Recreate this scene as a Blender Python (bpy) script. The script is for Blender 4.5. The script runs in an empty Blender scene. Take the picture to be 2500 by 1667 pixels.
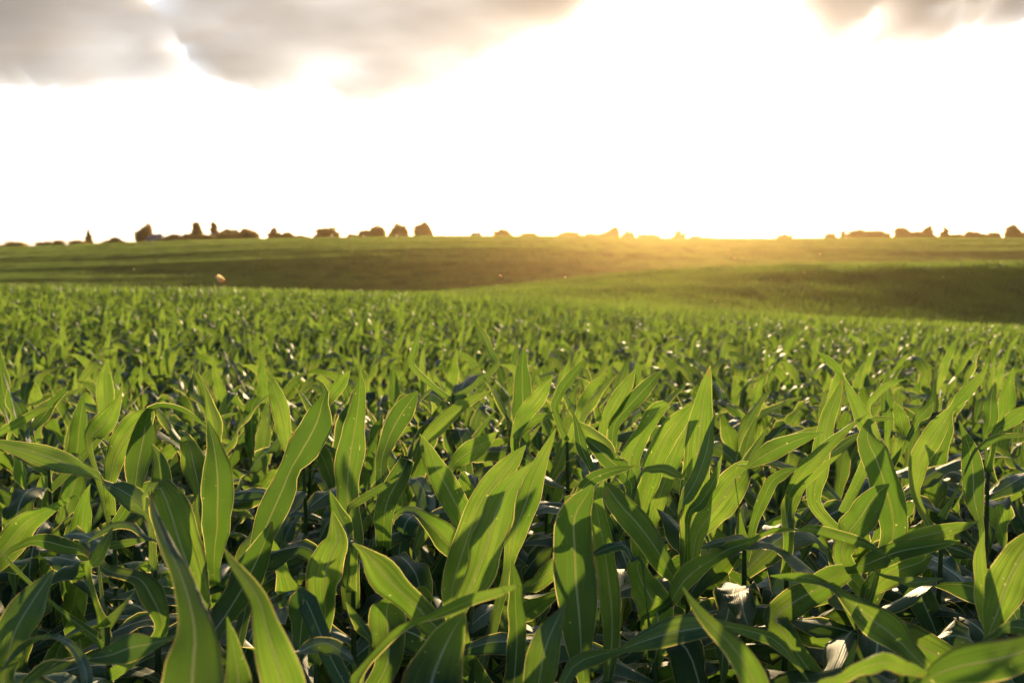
import bpy, math, random
import numpy as np
from mathutils import Vector

S = bpy.context.scene
C = S.collection
R = math.radians
random.seed(7)
rng = np.random.default_rng(11)

# ------------------------------------------------------------------ camera, world, sun, exposure
EYE = 1.65
PITCH = R(5.57)
F_PX = 2430.0          # focal length in pixels of the 2500 px wide photograph
cam_d = bpy.data.cameras.new('camera'); cam = bpy.data.objects.new('camera', cam_d); C.objects.link(cam)
cam_d.sensor_width = 36.0; cam_d.lens = 36.0 * F_PX / 2500.0
cam_d.clip_start = 0.05; cam_d.clip_end = 20000
cam.location = (0, 0, EYE); cam.rotation_euler = (R(90) - PITCH, 0, 0)
cam_d.dof.use_dof = True; cam_d.dof.focus_distance = 2.4; cam_d.dof.aperture_fstop = 4.2
S.camera = cam

SUN_AZ = R(9.3)        # to the right of the view axis
SUN_EL = R(7.4)
W = bpy.data.worlds.new('World'); S.world = W; W.use_nodes = True
nt = W.node_tree; nt.nodes.clear()
sky = nt.nodes.new('ShaderNodeTexSky'); sky.sky_type = 'NISHITA'; sky.sun_disc = False
sky.sun_elevation = SUN_EL; sky.sun_rotation = SUN_AZ
sky.air_density = 0.8; sky.dust_density = 0.6; sky.ozone_density = 1.0
bg = nt.nodes.new('ShaderNodeBackground'); bg.inputs['Strength'].default_value = 0.092
wo = nt.nodes.new('ShaderNodeOutputWorld')
# white brightening added to the sky, strongest on the sun's side
wt = nt.nodes.new('ShaderNodeTexCoord'); wd = nt.nodes.new('ShaderNodeVectorMath'); wd.operation = 'DOT_PRODUCT'
wd.inputs[1].default_value = (math.sin(SUN_AZ), math.cos(SUN_AZ), 0.0)
wm = nt.nodes.new('ShaderNodeMapRange'); wm.interpolation_type = 'SMOOTHSTEP'
wm.inputs[1].default_value = 0.42; wm.inputs[2].default_value = 0.82; wm.inputs[3].default_value = 0.0; wm.inputs[4].default_value = 1.0
wv = nt.nodes.new('ShaderNodeMix'); wv.data_type = 'RGBA'; wv.blend_type = 'ADD'
wv.inputs[7].default_value = (8.4, 8.8, 10.0, 1)
nt.links.new(wt.outputs['Generated'], wd.inputs[0]); nt.links.new(wd.outputs['Value'], wm.inputs[0])
nt.links.new(wm.outputs[0], wv.inputs[0]); nt.links.new(sky.outputs[0], wv.inputs[6])
nt.links.new(wv.outputs[2], bg.inputs[0]); nt.links.new(bg.outputs[0], wo.inputs[0])

sl = bpy.data.lights.new('sun', 'SUN'); sl.energy = 5.0; sl.angle = R(0.5); sl.color = (1.0, 0.73, 0.39)
so = bpy.data.objects.new('sun', sl); C.objects.link(so)
sd = Vector((math.sin(SUN_AZ) * math.cos(SUN_EL), math.cos(SUN_AZ) * math.cos(SUN_EL), math.sin(SUN_EL)))
so.rotation_euler = sd.to_track_quat('Z', 'Y').to_euler(); so.location = (5, 30, 30)

S.view_settings.view_transform = 'Standard'; S.view_settings.look = 'None'
S.view_settings.gamma = 1.0; S.view_settings.use_curve_mapping = False
S.view_settings.exposure = 0.52
S.render.engine = 'CYCLES'
cy = S.cycles
cy.use_denoising = True; cy.max_bounces = 8; cy.diffuse_bounces = 2; cy.glossy_bounces = 2
cy.transmission_bounces = 4; cy.volume_bounces = 0; cy.transparent_max_bounces = 8
cy.caustics_reflective = False; cy.caustics_refractive = False
cy.sample_clamp_indirect = 6.0

# ------------------------------------------------------------------ helpers
def tag(o, label=None, cat=None, group=None, kind=None):
    if label: o['label'] = label
    if cat: o['category'] = cat
    if group: o['group'] = group
    if kind: o['kind'] = kind
    return o

def link(o, parent=None):
    C.objects.link(o)
    if parent is not None: o.parent = parent
    return o

def mesh_np(name, V, Q, uv=None, mat=None, smooth=True):
    """quad mesh from numpy arrays, uv per vertex"""
    me = bpy.data.meshes.new(name)
    V = np.asarray(V, dtype=np.float32); Q = np.asarray(Q, dtype=np.int32)
    k = Q.shape[1]; n = Q.shape[0]
    me.vertices.add(len(V)); me.vertices.foreach_set('co', V.ravel())
    me.loops.add(n * k); me.loops.foreach_set('vertex_index', Q.ravel())
    me.polygons.add(n); me.polygons.foreach_set('loop_start', np.arange(0, n * k, k, dtype=np.int32))
    if uv is not None:
        l = me.uv_layers.new(name='UVMap')
        l.data.foreach_set('uv', np.asarray(uv, dtype=np.float32)[Q.ravel()].ravel())
    me.polygons.foreach_set('use_smooth', np.full(n, smooth))
    me.update(calc_edges=True)
    if mat: me.materials.append(mat)
    return me

class Bag:
    def __init__(s): s.V = []; s.Q = []; s.U = []; s.n = 0
    def add(s, V, Q, U):
        s.V.append(V); s.Q.append(Q + s.n); s.U.append(U); s.n += len(V)
    def mesh(s, name, mat): return mesh_np(name, np.concatenate(s.V), np.concatenate(s.Q), np.concatenate(s.U), mat)
    def arrays(s): return np.concatenate(s.V), np.concatenate(s.Q), np.concatenate(s.U)

def N(t, typ, **kw):
    n = t.nodes.new(typ)
    for k, v in kw.items():
        if k.startswith('i_'): n.inputs[k[2:].replace('_', ' ')].default_value = v
        else: setattr(n, k, v)
    return n

def math_n(t, op, a, b=None, c=None):
    n = t.nodes.new('ShaderNodeMath'); n.operation = op
    for i, v in enumerate((a, b, c)):
        if v is None: continue
        if isinstance(v, (int, float)): n.inputs[i].default_value = v
        else: t.links.new(v, n.inputs[i])
    return n.outputs[0]

def mixc(t, f, a, b, blend='MIX'):
    n = t.nodes.new('ShaderNodeMix'); n.data_type = 'RGBA'; n.blend_type = blend
    for s, v in ((0, f), (6, a), (7, b)):
        if isinstance(v, (int, float)): n.inputs[s].default_value = v
        elif isinstance(v, tuple): n.inputs[s].default_value = (*v, 1)
        else: t.links.new(v, n.inputs[s])
    return n.outputs[2]

def ramp(t, f, lo, hi):
    n = t.nodes.new('ShaderNodeMapRange'); n.interpolation_type = 'SMOOTHSTEP'
    n.inputs[1].default_value = lo; n.inputs[2].default_value = hi
    t.links.new(f, n.inputs[0]); return n.outputs[0]

# ------------------------------------------------------------------ materials
def leaf_material(name, fine=True, sky_sheen=False):
    m = bpy.data.materials.new(name); m.use_nodes = True; t = m.node_tree; t.nodes.clear()
    uv = N(t, 'ShaderNodeUVMap'); sx = N(t, 'ShaderNodeSeparateXYZ'); t.links.new(uv.outputs[0], sx.inputs[0])
    u, v = sx.outputs[0], sx.outputs[1]
    du = math_n(t, 'ABSOLUTE', math_n(t, 'SUBTRACT', u, 0.5))
    geo = N(t, 'ShaderNodeNewGeometry')
    oi = N(t, 'ShaderNodeObjectInfo')
    n1 = N(t, 'ShaderNodeTexNoise'); n1.inputs['Scale'].default_value = 9; n1.inputs['Detail'].default_value = 3
    t.links.new(geo.outputs['Position'], n1.inputs['Vector'])
    rnd = oi.outputs['Random']
    base = mixc(t, ramp(t, n1.outputs[0], 0.3, 0.7), (0.036, 0.085, 0.040), (0.055, 0.115, 0.068))
    base = mixc(t, math_n(t, 'MULTIPLY', rnd, 0.5), base, (0.040, 0.095, 0.060))
    trans = mixc(t, ramp(t, n1.outputs[0], 0.3, 0.7), (0.18, 0.34, 0.028), (0.37, 0.52, 0.055))
    trans = mixc(t, math_n(t, 'MULTIPLY', rnd, 0.45), trans, (0.15, 0.27, 0.032))
    if sky_sheen: base = mixc(t, ramp(t, n1.outputs[0], 0.3, 0.7), (0.060, 0.135, 0.085), (0.090, 0.175, 0.120))  # sky reflection on upper sides, put into the blue-grey blade colour
    trans = mixc(t, ramp(t, rnd, 0.45, 1.0), trans, (0.085, 0.17, 0.020))      # some blades are thicker and let little light through
    w1 = math_n(t, 'SINE', math_n(t, 'MULTIPLY', u, 2 * math.pi * 17))
    w2 = math_n(t, 'SINE', math_n(t, 'MULTIPLY', u, 2 * math.pi * 41))
    veins = math_n(t, 'ADD', math_n(t, 'MULTIPLY', w1, 0.6), math_n(t, 'MULTIPLY', w2, 0.4))
    vm = math_n(t, 'MULTIPLY_ADD', veins, 0.5, 0.5)
    if fine:
        trans = mixc(t, math_n(t, 'MULTIPLY', vm, 0.38), trans, (0.13, 0.27, 0.02))
        base = mixc(t, math_n(t, 'MULTIPLY', vm, 0.30), base, (0.09, 0.17, 0.05))
    cs = N(t, 'ShaderNodeCombineXYZ'); t.links.new(math_n(t, 'MULTIPLY', u, 26.0), cs.inputs[0]); t.links.new(math_n(t, 'MULTIPLY', v, 2.5), cs.inputs[1]); t.links.new(math_n(t, 'MULTIPLY', rnd, 37.0), cs.inputs[2])
    ns = N(t, 'ShaderNodeTexNoise'); ns.inputs['Scale'].default_value = 1.0; ns.inputs['Detail'].default_value = 2; t.links.new(cs.outputs[0], ns.inputs['Vector'])
    st = ramp(t, ns.outputs[0], 0.38, 0.66)
    trans = mixc(t, math_n(t, 'MULTIPLY', st, 0.65), trans, (0.10, 0.19, 0.012))
    base = mixc(t, math_n(t, 'MULTIPLY', st, 0.4), base, (0.028, 0.07, 0.02))
    rib = math_n(t, 'SUBTRACT', 1.0, ramp(t, du, 0.018, 0.034))
    edge = math_n(t, 'MULTIPLY', ramp(t, du, 0.476, 0.494), math_n(t, 'MULTIPLY_ADD', n1.outputs[0], 1.3, 0.2))
    tip = ramp(t, v, 0.93, 1.0)
    base = mixc(t, rib, base, (0.46, 0.56, 0.38))
    base = mixc(t, edge, base, (0.50, 0.46, 0.20))
    base = mixc(t, math_n(t, 'MULTIPLY', tip, 0.5), base, (0.35, 0.30, 0.10))
    trans = mixc(t, rib, trans, (0.30, 0.33, 0.03))
    trans = mixc(t, edge, trans, (1.0, 0.80, 0.32))  # pale margin, with the golden sunlit rim put into its colour
    n3 = N(t, 'ShaderNodeTexNoise'); n3.inputs['Scale'].default_value = 22; n3.inputs['Detail'].default_value = 4
    t.links.new(geo.outputs['Position'], n3.inputs['Vector'])
    worn = math_n(t, 'MULTIPLY', ramp(t, n3.outputs[0], 0.58, 0.66), math_n(t, 'MAXIMUM', ramp(t, du, 0.40, 0.49), ramp(t, v, 0.90, 1.0)))
    worn = math_n(t, 'MULTIPLY', worn, 0.75)
    base = mixc(t, worn, base, (0.26, 0.19, 0.08)); trans = mixc(t, worn, trans, (0.34, 0.24, 0.06))
    # pale flecks
    n2 = N(t, 'ShaderNodeTexNoise'); n2.inputs['Scale'].default_value = 130; n2.inputs['Detail'].default_value = 1
    t.links.new(geo.outputs['Position'], n2.inputs['Vector'])
    fl = ramp(t, n2.outputs[0], 0.75, 0.79)
    if fine:
        trans = mixc(t, math_n(t, 'MULTIPLY', fl, 0.8), trans, (0.75, 0.75, 0.25))
        base = mixc(t, math_n(t, 'MULTIPLY', fl, 0.7), base, (0.35, 0.38, 0.16))
    p = N(t, 'ShaderNodeBsdfPrincipled')
    t.links.new(base, p.inputs['Base Color'])
    p.inputs['Roughness'].default_value = 0.50; p.inputs['IOR'].default_value = 1.45
    p.inputs['Specular IOR Level'].default_value = 0.40
    tr = N(t, 'ShaderNodeBsdfTranslucent'); t.links.new(trans, tr.inputs[0])
    if fine:
        bp = N(t, 'ShaderNodeBump'); bp.inputs['Strength'].default_value = 0.35; bp.inputs['Distance'].default_value = 0.0012
        hgt = math_n(t, 'ADD', veins, math_n(t, 'MULTIPLY', rib, -2.0))
        t.links.new(hgt, bp.inputs['Height']); t.links.new(bp.outputs[0], p.inputs['Normal'])
    mx = N(t, 'ShaderNodeMixShader')
    fac = math_n(t, 'SUBTRACT', 0.52, math_n(t, 'MULTIPLY', rib, 0.15))
    if sky_sheen: fac = math_n(t, 'MULTIPLY', fac, 0.62)
    fac = math_n(t, 'ADD', fac, math_n(t, 'MULTIPLY', edge, 0.25))
    t.links.new(fac, mx.inputs[0])
    t.links.new(p.outputs[0], mx.inputs[1]); t.links.new(tr.outputs[0], mx.inputs[2])
    out = N(t, 'ShaderNodeOutputMaterial'); t.links.new(mx.outputs[0], out.inputs[0])
    return m

def simple_material(name, c1, c2, scale, rough=0.8, trans=None, tf=0.35, bump=0.0, coords='Object'):
    m = bpy.data.materials.new(name); m.use_nodes = True; t = m.node_tree; t.nodes.clear()
    tc = N(t, 'ShaderNodeTexCoord')
    n1 = N(t, 'ShaderNodeTexNoise'); n1.inputs['Scale'].default_value = scale; n1.inputs['Detail'].default_value = 6
    t.links.new(tc.outputs[coords], n1.inputs['Vector'])
    col = mixc(t, ramp(t, n1.outputs[0], 0.3, 0.7), c1, c2)
    p = N(t, 'ShaderNodeBsdfPrincipled'); t.links.new(col, p.inputs['Base Color'])
    p.inputs['Roughness'].default_value = rough; p.inputs['Specular IOR Level'].default_value = 0.3
    if bump:
        b = N(t, 'ShaderNodeBump'); b.inputs['Strength'].default_value = 0.6; b.inputs['Distance'].default_value = bump
        t.links.new(n1.outputs[0], b.inputs['Height']); t.links.new(b.outputs[0], p.inputs['Normal'])
    out = N(t, 'ShaderNodeOutputMaterial'); last = p.outputs[0]
    if trans:
        tr = N(t, 'ShaderNodeBsdfTranslucent'); tr.inputs[0].default_value = (*trans, 1)
        mx = N(t, 'ShaderNodeMixShader'); mx.inputs[0].default_value = tf
        t.links.new(last, mx.inputs[1]); t.links.new(tr.outputs[0], mx.inputs[2]); last = mx.outputs[0]
    t.links.new(last, out.inputs[0]); return m

M_leaf = leaf_material('corn_leaf', True)
M_leaf_sky_sheen = leaf_material('corn_leaf_sky_sheen', True, True)  # blades with the bluish sky reflection painted in
M_leaf_far = leaf_material('corn_leaf_distant', False)
M_stalk = simple_material('corn_stalk', (0.05, 0.09, 0.03), (0.09, 0.13, 0.05), 25, 0.5, trans=(0.2, 0.3, 0.05), tf=0.15)
M_soil = simple_material('field_soil', (0.030, 0.022, 0.014), (0.055, 0.040, 0.026), 6, 0.95, bump=0.03)
M_bark = simple_material('tree_bark', (0.05, 0.035, 0.025), (0.09, 0.07, 0.05), 4, 0.9)
M_foliage = simple_material('tree_foliage', (0.055, 0.065, 0.022), (0.11, 0.11, 0.04), 0.8, 0.7, trans=(0.75, 0.52, 0.16), tf=0.5)
M_foliage_pale = simple_material('pale_tree_foliage', (0.09, 0.10, 0.04), (0.14, 0.13, 0.06), 0.8, 0.7, trans=(0.60, 0.50, 0.14), tf=0.5)
M_roof = simple_material('grey_roof', (0.14, 0.13, 0.16), (0.22, 0.20, 0.24), 0.7, 0.7)
M_wall = simple_material('house_wall', (0.42, 0.39, 0.38), (0.52, 0.48, 0.46), 0.5, 0.85)
M_glass = simple_material('window_glass', (0.03, 0.035, 0.04), (0.05, 0.05, 0.06), 2, 0.15)
M_brick = simple_material('chimney_brick', (0.22, 0.10, 0.07), (0.30, 0.15, 0.10), 3, 0.9)
M_wing = simple_material('insect_wing', (0.50, 0.36, 0.20), (0.65, 0.48, 0.26), 60, 0.45, trans=(0.85, 0.60, 0.30), tf=0.6)
M_body = simple_material('insect_body', (0.20, 0.11, 0.05), (0.32, 0.19, 0.09), 80, 0.5, trans=(0.7, 0.45, 0.2), tf=0.3)

# ------------------------------------------------------------------ terrain
CORN_H = 1.05
PX = np.array([-600, 0, 250, 500, 800, 1060, 1350, 1600, 1900, 2200, 2500, 3100], float)
KEYS = {  # distance: canopy top line in photo pixels, one value per entry of PX
    4:   [1000, 1000, 1000, 1000, 1000, 1000, 1000, 1000, 1000, 1000, 1000, 1000],
    9:   [868, 868, 868, 868, 868, 869, 870, 872, 874, 876, 878, 880],
    21:  [752, 754, 755, 757, 762, 767, 776, 786, 796, 804, 813, 825],
    40:  [705, 707, 709, 712, 718, 726, 740, 758, 774, 787, 800, 816],
    62:  [699, 702, 704, 707, 713, 721, 737, 755, 772, 785, 799, 815],
    90:  [716, 718, 720, 722, 725, 724, 718, 728, 752, 780, 800, 822],
    135: [720, 720, 722, 724, 722, 715, 690, 664, 650, 645, 641, 636],
    165: [722, 722, 724, 726, 726, 722, 702, 676, 660, 654, 648, 644],
    215: [710, 714, 718, 722, 727, 727, 716, 690, 668, 660, 652, 648],
    305: [642, 645, 638, 626, 612, 606, 604, 616, 634, 640, 643, 643],
    350: [624, 622, 612, 600, 592, 588, 588, 596, 606, 608, 610, 610],
    450: [612, 605, 595, 586, 581, 577, 577, 582, 583, 581, 582, 582],
}
KY = np.array([0, 4, 9, 21, 40, 62, 90, 135, 165, 215, 305, 350, 450, 560, 900, 2500, 9000], float)

def _keyz(a):
    """ground heights at the KY distances for columns a = X/Y (array)"""
    px = 1250 + F_PX * a
    Z = []
    for Y in KY:
        if Y == 0: z = px * 0
        elif Y in KEYS:
            ch = 1.05 if Y < 5 else 1.15
            z = 1.65 - (np.interp(px, PX, KEYS[Y]) - 596) / F_PX * Y - (ch if Y < 100 else CORN_H)
        elif Y == 560: z = zc - 0.6
        elif Y == 900: z = zc - 9
        elif Y == 2500: z = zc * 0 - 26
        else: z = zc * 0 - 90
        if Y == 450: zc = z
        Z.append(z)
    return np.stack(Z, -1)

def _pchip(x, Y, xq):
    """monotone cubic, Y (n,K) per query row, xq (n,)"""
    h = np.diff(x); d = np.diff(Y, axis=1) / h
    m = np.zeros_like(Y)
    w1 = 2 * h[1:] + h[:-1]; w2 = h[1:] + 2 * h[:-1]
    dl, dr = d[:, :-1], d[:, 1:]
    same = dl * dr > 0
    with np.errstate(divide='ignore', invalid='ignore'):
        hm = (w1 + w2) / (w1 / dl + w2 / dr)
    m[:, 1:-1] = np.where(same, hm, 0)
    m[:, 0] = d[:, 0]; m[:, -1] = d[:, -1]
    i = np.clip(np.searchsorted(x, xq, side='right') - 1, 0, len(x) - 2)
    r = np.arange(len(xq)); t = (xq - x[i]) / h[i]
    h00 = 2 * t**3 - 3 * t**2 + 1; h10 = t**3 - 2 * t**2 + t; h01 = -2 * t**3 + 3 * t**2; h11 = t**3 - t**2
    return h00 * Y[r, i] + h10 * h[i] * m[r, i] + h01 * Y[r, i + 1] + h11 * h[i] * m[r, i + 1]

def ground_z(X, Y):
    X = np.atleast_1d(np.asarray(X, float)); Y = np.atleast_1d(np.asarray(Y, float))
    Yc = np.maximum(Y, 0.0)
    a = np.clip(X / np.maximum(Y, 3.0), -0.75, 0.75)
    z = _pchip(KY, _keyz(a), np.clip(Yc, 0, 8999))
    # gentle swells
    k = np.clip((Y - 70) / 60, 0, 1) * np.clip((900 - Y) / 400, 0, 1)
    z = z + k * (0.17 * np.sin(Y * 0.19 + X * 0.021 + 1.3 * np.sin(X * 0.011)) + 0.11 * np.sin(Y * 0.41 - X * 0.035 + 2 * np.sin(X * 0.02 + 1)))
    return z

def gz(x, y): return float(ground_z([x], [y])[0])

ux = np.linspace(-1, 1, 281); uy = np.linspace(-0.35, 1, 461)
gx = np.sinh(ux * 6.6) / math.sinh(6.6) * 5200
gy = np.sinh(uy * 6.6) / math.sinh(6.6) * 6800
GX, GY = np.meshgrid(gx, gy); Z = ground_z(GX.ravel(), GY.ravel())
V = np.stack([GX.ravel(), GY.ravel(), Z], 1)
nx = len(gx); ny = len(gy)
ii = (np.arange(ny - 1)[:, None] * nx + np.arange(nx - 1)[None, :]).ravel()
Q = np.stack([ii, ii + 1, ii + nx + 1, ii + nx], 1)
ground = link(bpy.data.objects.new('ground', mesh_np('ground', V, Q, None, M_soil)))
tag(ground, kind='structure')

# ------------------------------------------------------------------ corn leaves
def rot_about(v, ax, ang):
    c = np.cos(ang)[:, None]; s = np.sin(ang)[:, None]
    return v * c + np.cross(ax, v) * s + ax * (np.sum(ax * v, 1, keepdims=True)) * (1 - c)

def unit(v): return v / np.maximum(np.linalg.norm(v, axis=-1, keepdims=True), 1e-9)

def ribbon(P, wid, side, nu, fold=0.22, ruff=0.25, nruf=3.0, ph=0.0, curl=0.0, flap=0.0):
    """P (n,3) centre line, wid half width (n,), side (n,3) unit; returns V,Q,U"""
    n = len(P)
    T = unit(np.gradient(P, axis=0)); side = unit(side - T * np.sum(side * T, 1, keepdims=True))
    nor = np.cross(side, T)
    us = np.linspace(-1, 1, nu + 1)
    s = np.linspace(0, 1, n)[:, None]
    au = np.abs(us)[None, :]
    env = np.clip(s * 5, 0, 1) * np.clip((1 - s) * 4, 0, 1)
    r = ruff * env * au**2 * np.where(us[None, :] > 0, np.sin(2 * math.pi * nruf * s + ph), np.sin(2 * math.pi * nruf * 1.13 * s + ph * 1.7 + 2.1))
    f = fold * au - curl * au**2
    off = (r + f) * wid[:, None]
    shr = np.sqrt(np.clip(1 - (fold * 0.9) ** 2, 0.3, 1))
    V = P[:, None, :] + side[:, None, :] * (us[None, :, None] * wid[:, None, None] * shr) + nor[:, None, :] * off[:, :, None]
    U = np.stack([np.broadcast_to((us * 0.5 + 0.5)[None, :], (n, nu + 1)), np.broadcast_to(s, (n, nu + 1))], -1)
    if flap:       # added flap for the hairy margin, turned to catch the sun's rim light
        fs = flap * (1 if math.sin(ph * 3) > 0 else -1)
        t_ = np.clip((1 - s) * 6, .3, 1)[:, :, None]
        V = np.concatenate([V[:, :1] + nor[:, None] * fs * t_, V, V[:, -1:] + nor[:, None] * fs * t_], 1)
        U = np.concatenate([U[:, :1], U, U[:, -1:]], 1); nu = nu + 2
    i = (np.arange(n - 1)[:, None] * (nu + 1) + np.arange(nu)[None, :]).ravel()
    Q = np.stack([i, i + 1, i + nu + 2, i + nu + 1], 1)
    return V.reshape(-1, 3), Q, U.reshape(-1, 2)

def wprof(t):
    """relative half width of a maize blade along its length"""
    return np.interp(t, [0, .04, .15, .35, .55, .75, .9, .97, 1], [.42, .50, .78, 1.0, .97, .74, .36, .13, .015])

def rand_leaf(r, h, az, L, W_, el, droop, wind, ns, nu, twist):
    """one blade leaving the stalk axis at height h"""
    n = ns + 1; ds = L / ns
    d = np.array([math.cos(az) * math.cos(el), math.sin(az) * math.cos(el), math.sin(el)])
    p = np.array([0.0, 0.0, h]); P = [p.copy()]
    kink = r.uniform(0.45, 0.8); kk = r.uniform(0, 1) < 0.38
    for i in range(ns):
        t = (i + .5) / ns
        d = d + np.array([wind * t * 1.3, wind * 0.15 * t, -droop * (0.3 + t * 1.6)]) * ds
        if kk and abs(t - kink) < 0.5 / ns + 0.03: d = d + np.array([0.0, 0, -2.2]) * (8.0 / ns) * 0.5
        d = d + r.normal(0, 0.035, 3)
        d /= np.linalg.norm(d); p = p + d * ds; P.append(p.copy())
    P = np.array(P); T = unit(np.gradient(P, axis=0))
    side0 = np.array([-math.sin(az), math.cos(az), 0.0])
    side = unit(side0[None, :] - T * (T @ side0)[:, None])
    t = np.linspace(0, 1, n)
    side = rot_about(side, T, twist * t**1.2 + 0.25 * np.sin(t * 6 + az))
    return ribbon(P, W_ * wprof(t), side, nu, fold=r.uniform(.12, .42), ruff=r.uniform(.15, .55), nruf=r.uniform(2, 4.5), ph=r.uniform(0, 6.28), flap=.0009 if nu >= 4 else 0)

def tube(P, rad, k=7):
    P = np.asarray(P, float); rad = np.asarray(rad, float); n = len(P)
    T = unit(np.gradient(P, axis=0)); ref = np.array([1.0, 0.1, 0.0])
    A = unit(np.cross(T, ref)); B = np.cross(T, A)
    th = np.linspace(0, 2 * math.pi, k, endpoint=False)
    V = P[:, None] + (A[:, None] * np.cos(th)[None, :, None] + B[:, None] * np.sin(th)[None, :, None]) * rad[:, None, None]
    Q = []
    for i in range(n - 1):
        for j in range(k): Q.append((i * k + j, i * k + (j + 1) % k, (i + 1) * k + (j + 1) % k, (i + 1) * k + j))
    U = np.tile(np.array([[.25, .5]]), (n * k, 1))
    return V.reshape(-1, 3), np.array(Q), U

def plant_spec(r, tall=1.0, wind=0.55):
    """list of leaf parameter tuples (h, az, L, W, el, droop, wind, twist)"""
    n = r.integers(8, 10); az0 = r.uniform(0, 6.28); out = []
    for i in range(n):
        q = i / (n - 1)
        h = (0.10 + 0.60 * q**0.9) * tall
        az = az0 + math.pi * i + r.normal(0, .38)
        if q < 0.72:
            L = r.uniform(.52, .78) * (0.75 + .35 * q); el = R(r.uniform(28, 66)); dr = r.uniform(2.0, 6.5)
            Wd = r.uniform(.033, .047)
        else:
            L = r.uniform(.34, .60); el = R(r.uniform(40, 82)); dr = r.uniform(-.1, 5.2); Wd = r.uniform(.030, .044)
        out.append((h, az, L * tall**.5, Wd, el, dr, wind * r.uniform(.2, 1.6), r.normal(0, .9)))
    return out, (0.72 * tall)

def plant_leaf_geo(r, sp, ns, nu):
    h, az, L, Wd, el, dr, wi, tw = sp
    return rand_leaf(r, h, az, L, Wd, el, dr, wi, ns, nu, tw * 1.2)

def stalk_geo(hh, k=7, r0=.0115):
    zs = np.linspace(-0.03, hh, 8)
    P = np.stack([0.004 * np.sin(zs * 9), 0.004 * np.cos(zs * 7), zs], 1)
    return tube(P, np.interp(zs, [0, hh], [r0, r0 * .45]), k)

# ------------------------------------------------------------------ traced foreground plants
TILE = {1: (0, 860), 2: (620, 860), 3: (1240, 860), 4: (1860, 860), 5: (0, 1260), 6: (620, 1260), 7: (1240, 1260), 8: (1860, 1260)}
TS = 3.675
cF = np.array([0, math.cos(PITCH), -math.sin(PITCH)]); cU = np.array([0, math.sin(PITCH), math.cos(PITCH)]); cR = np.array([1.0, 0, 0])
CAM = np.array([0, 0, EYE])
def unproj(px, py, d): return CAM + d * (cF + cR * ((px - 1250) / F_PX) + cU * ((833.5 - py) / F_PX))

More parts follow.
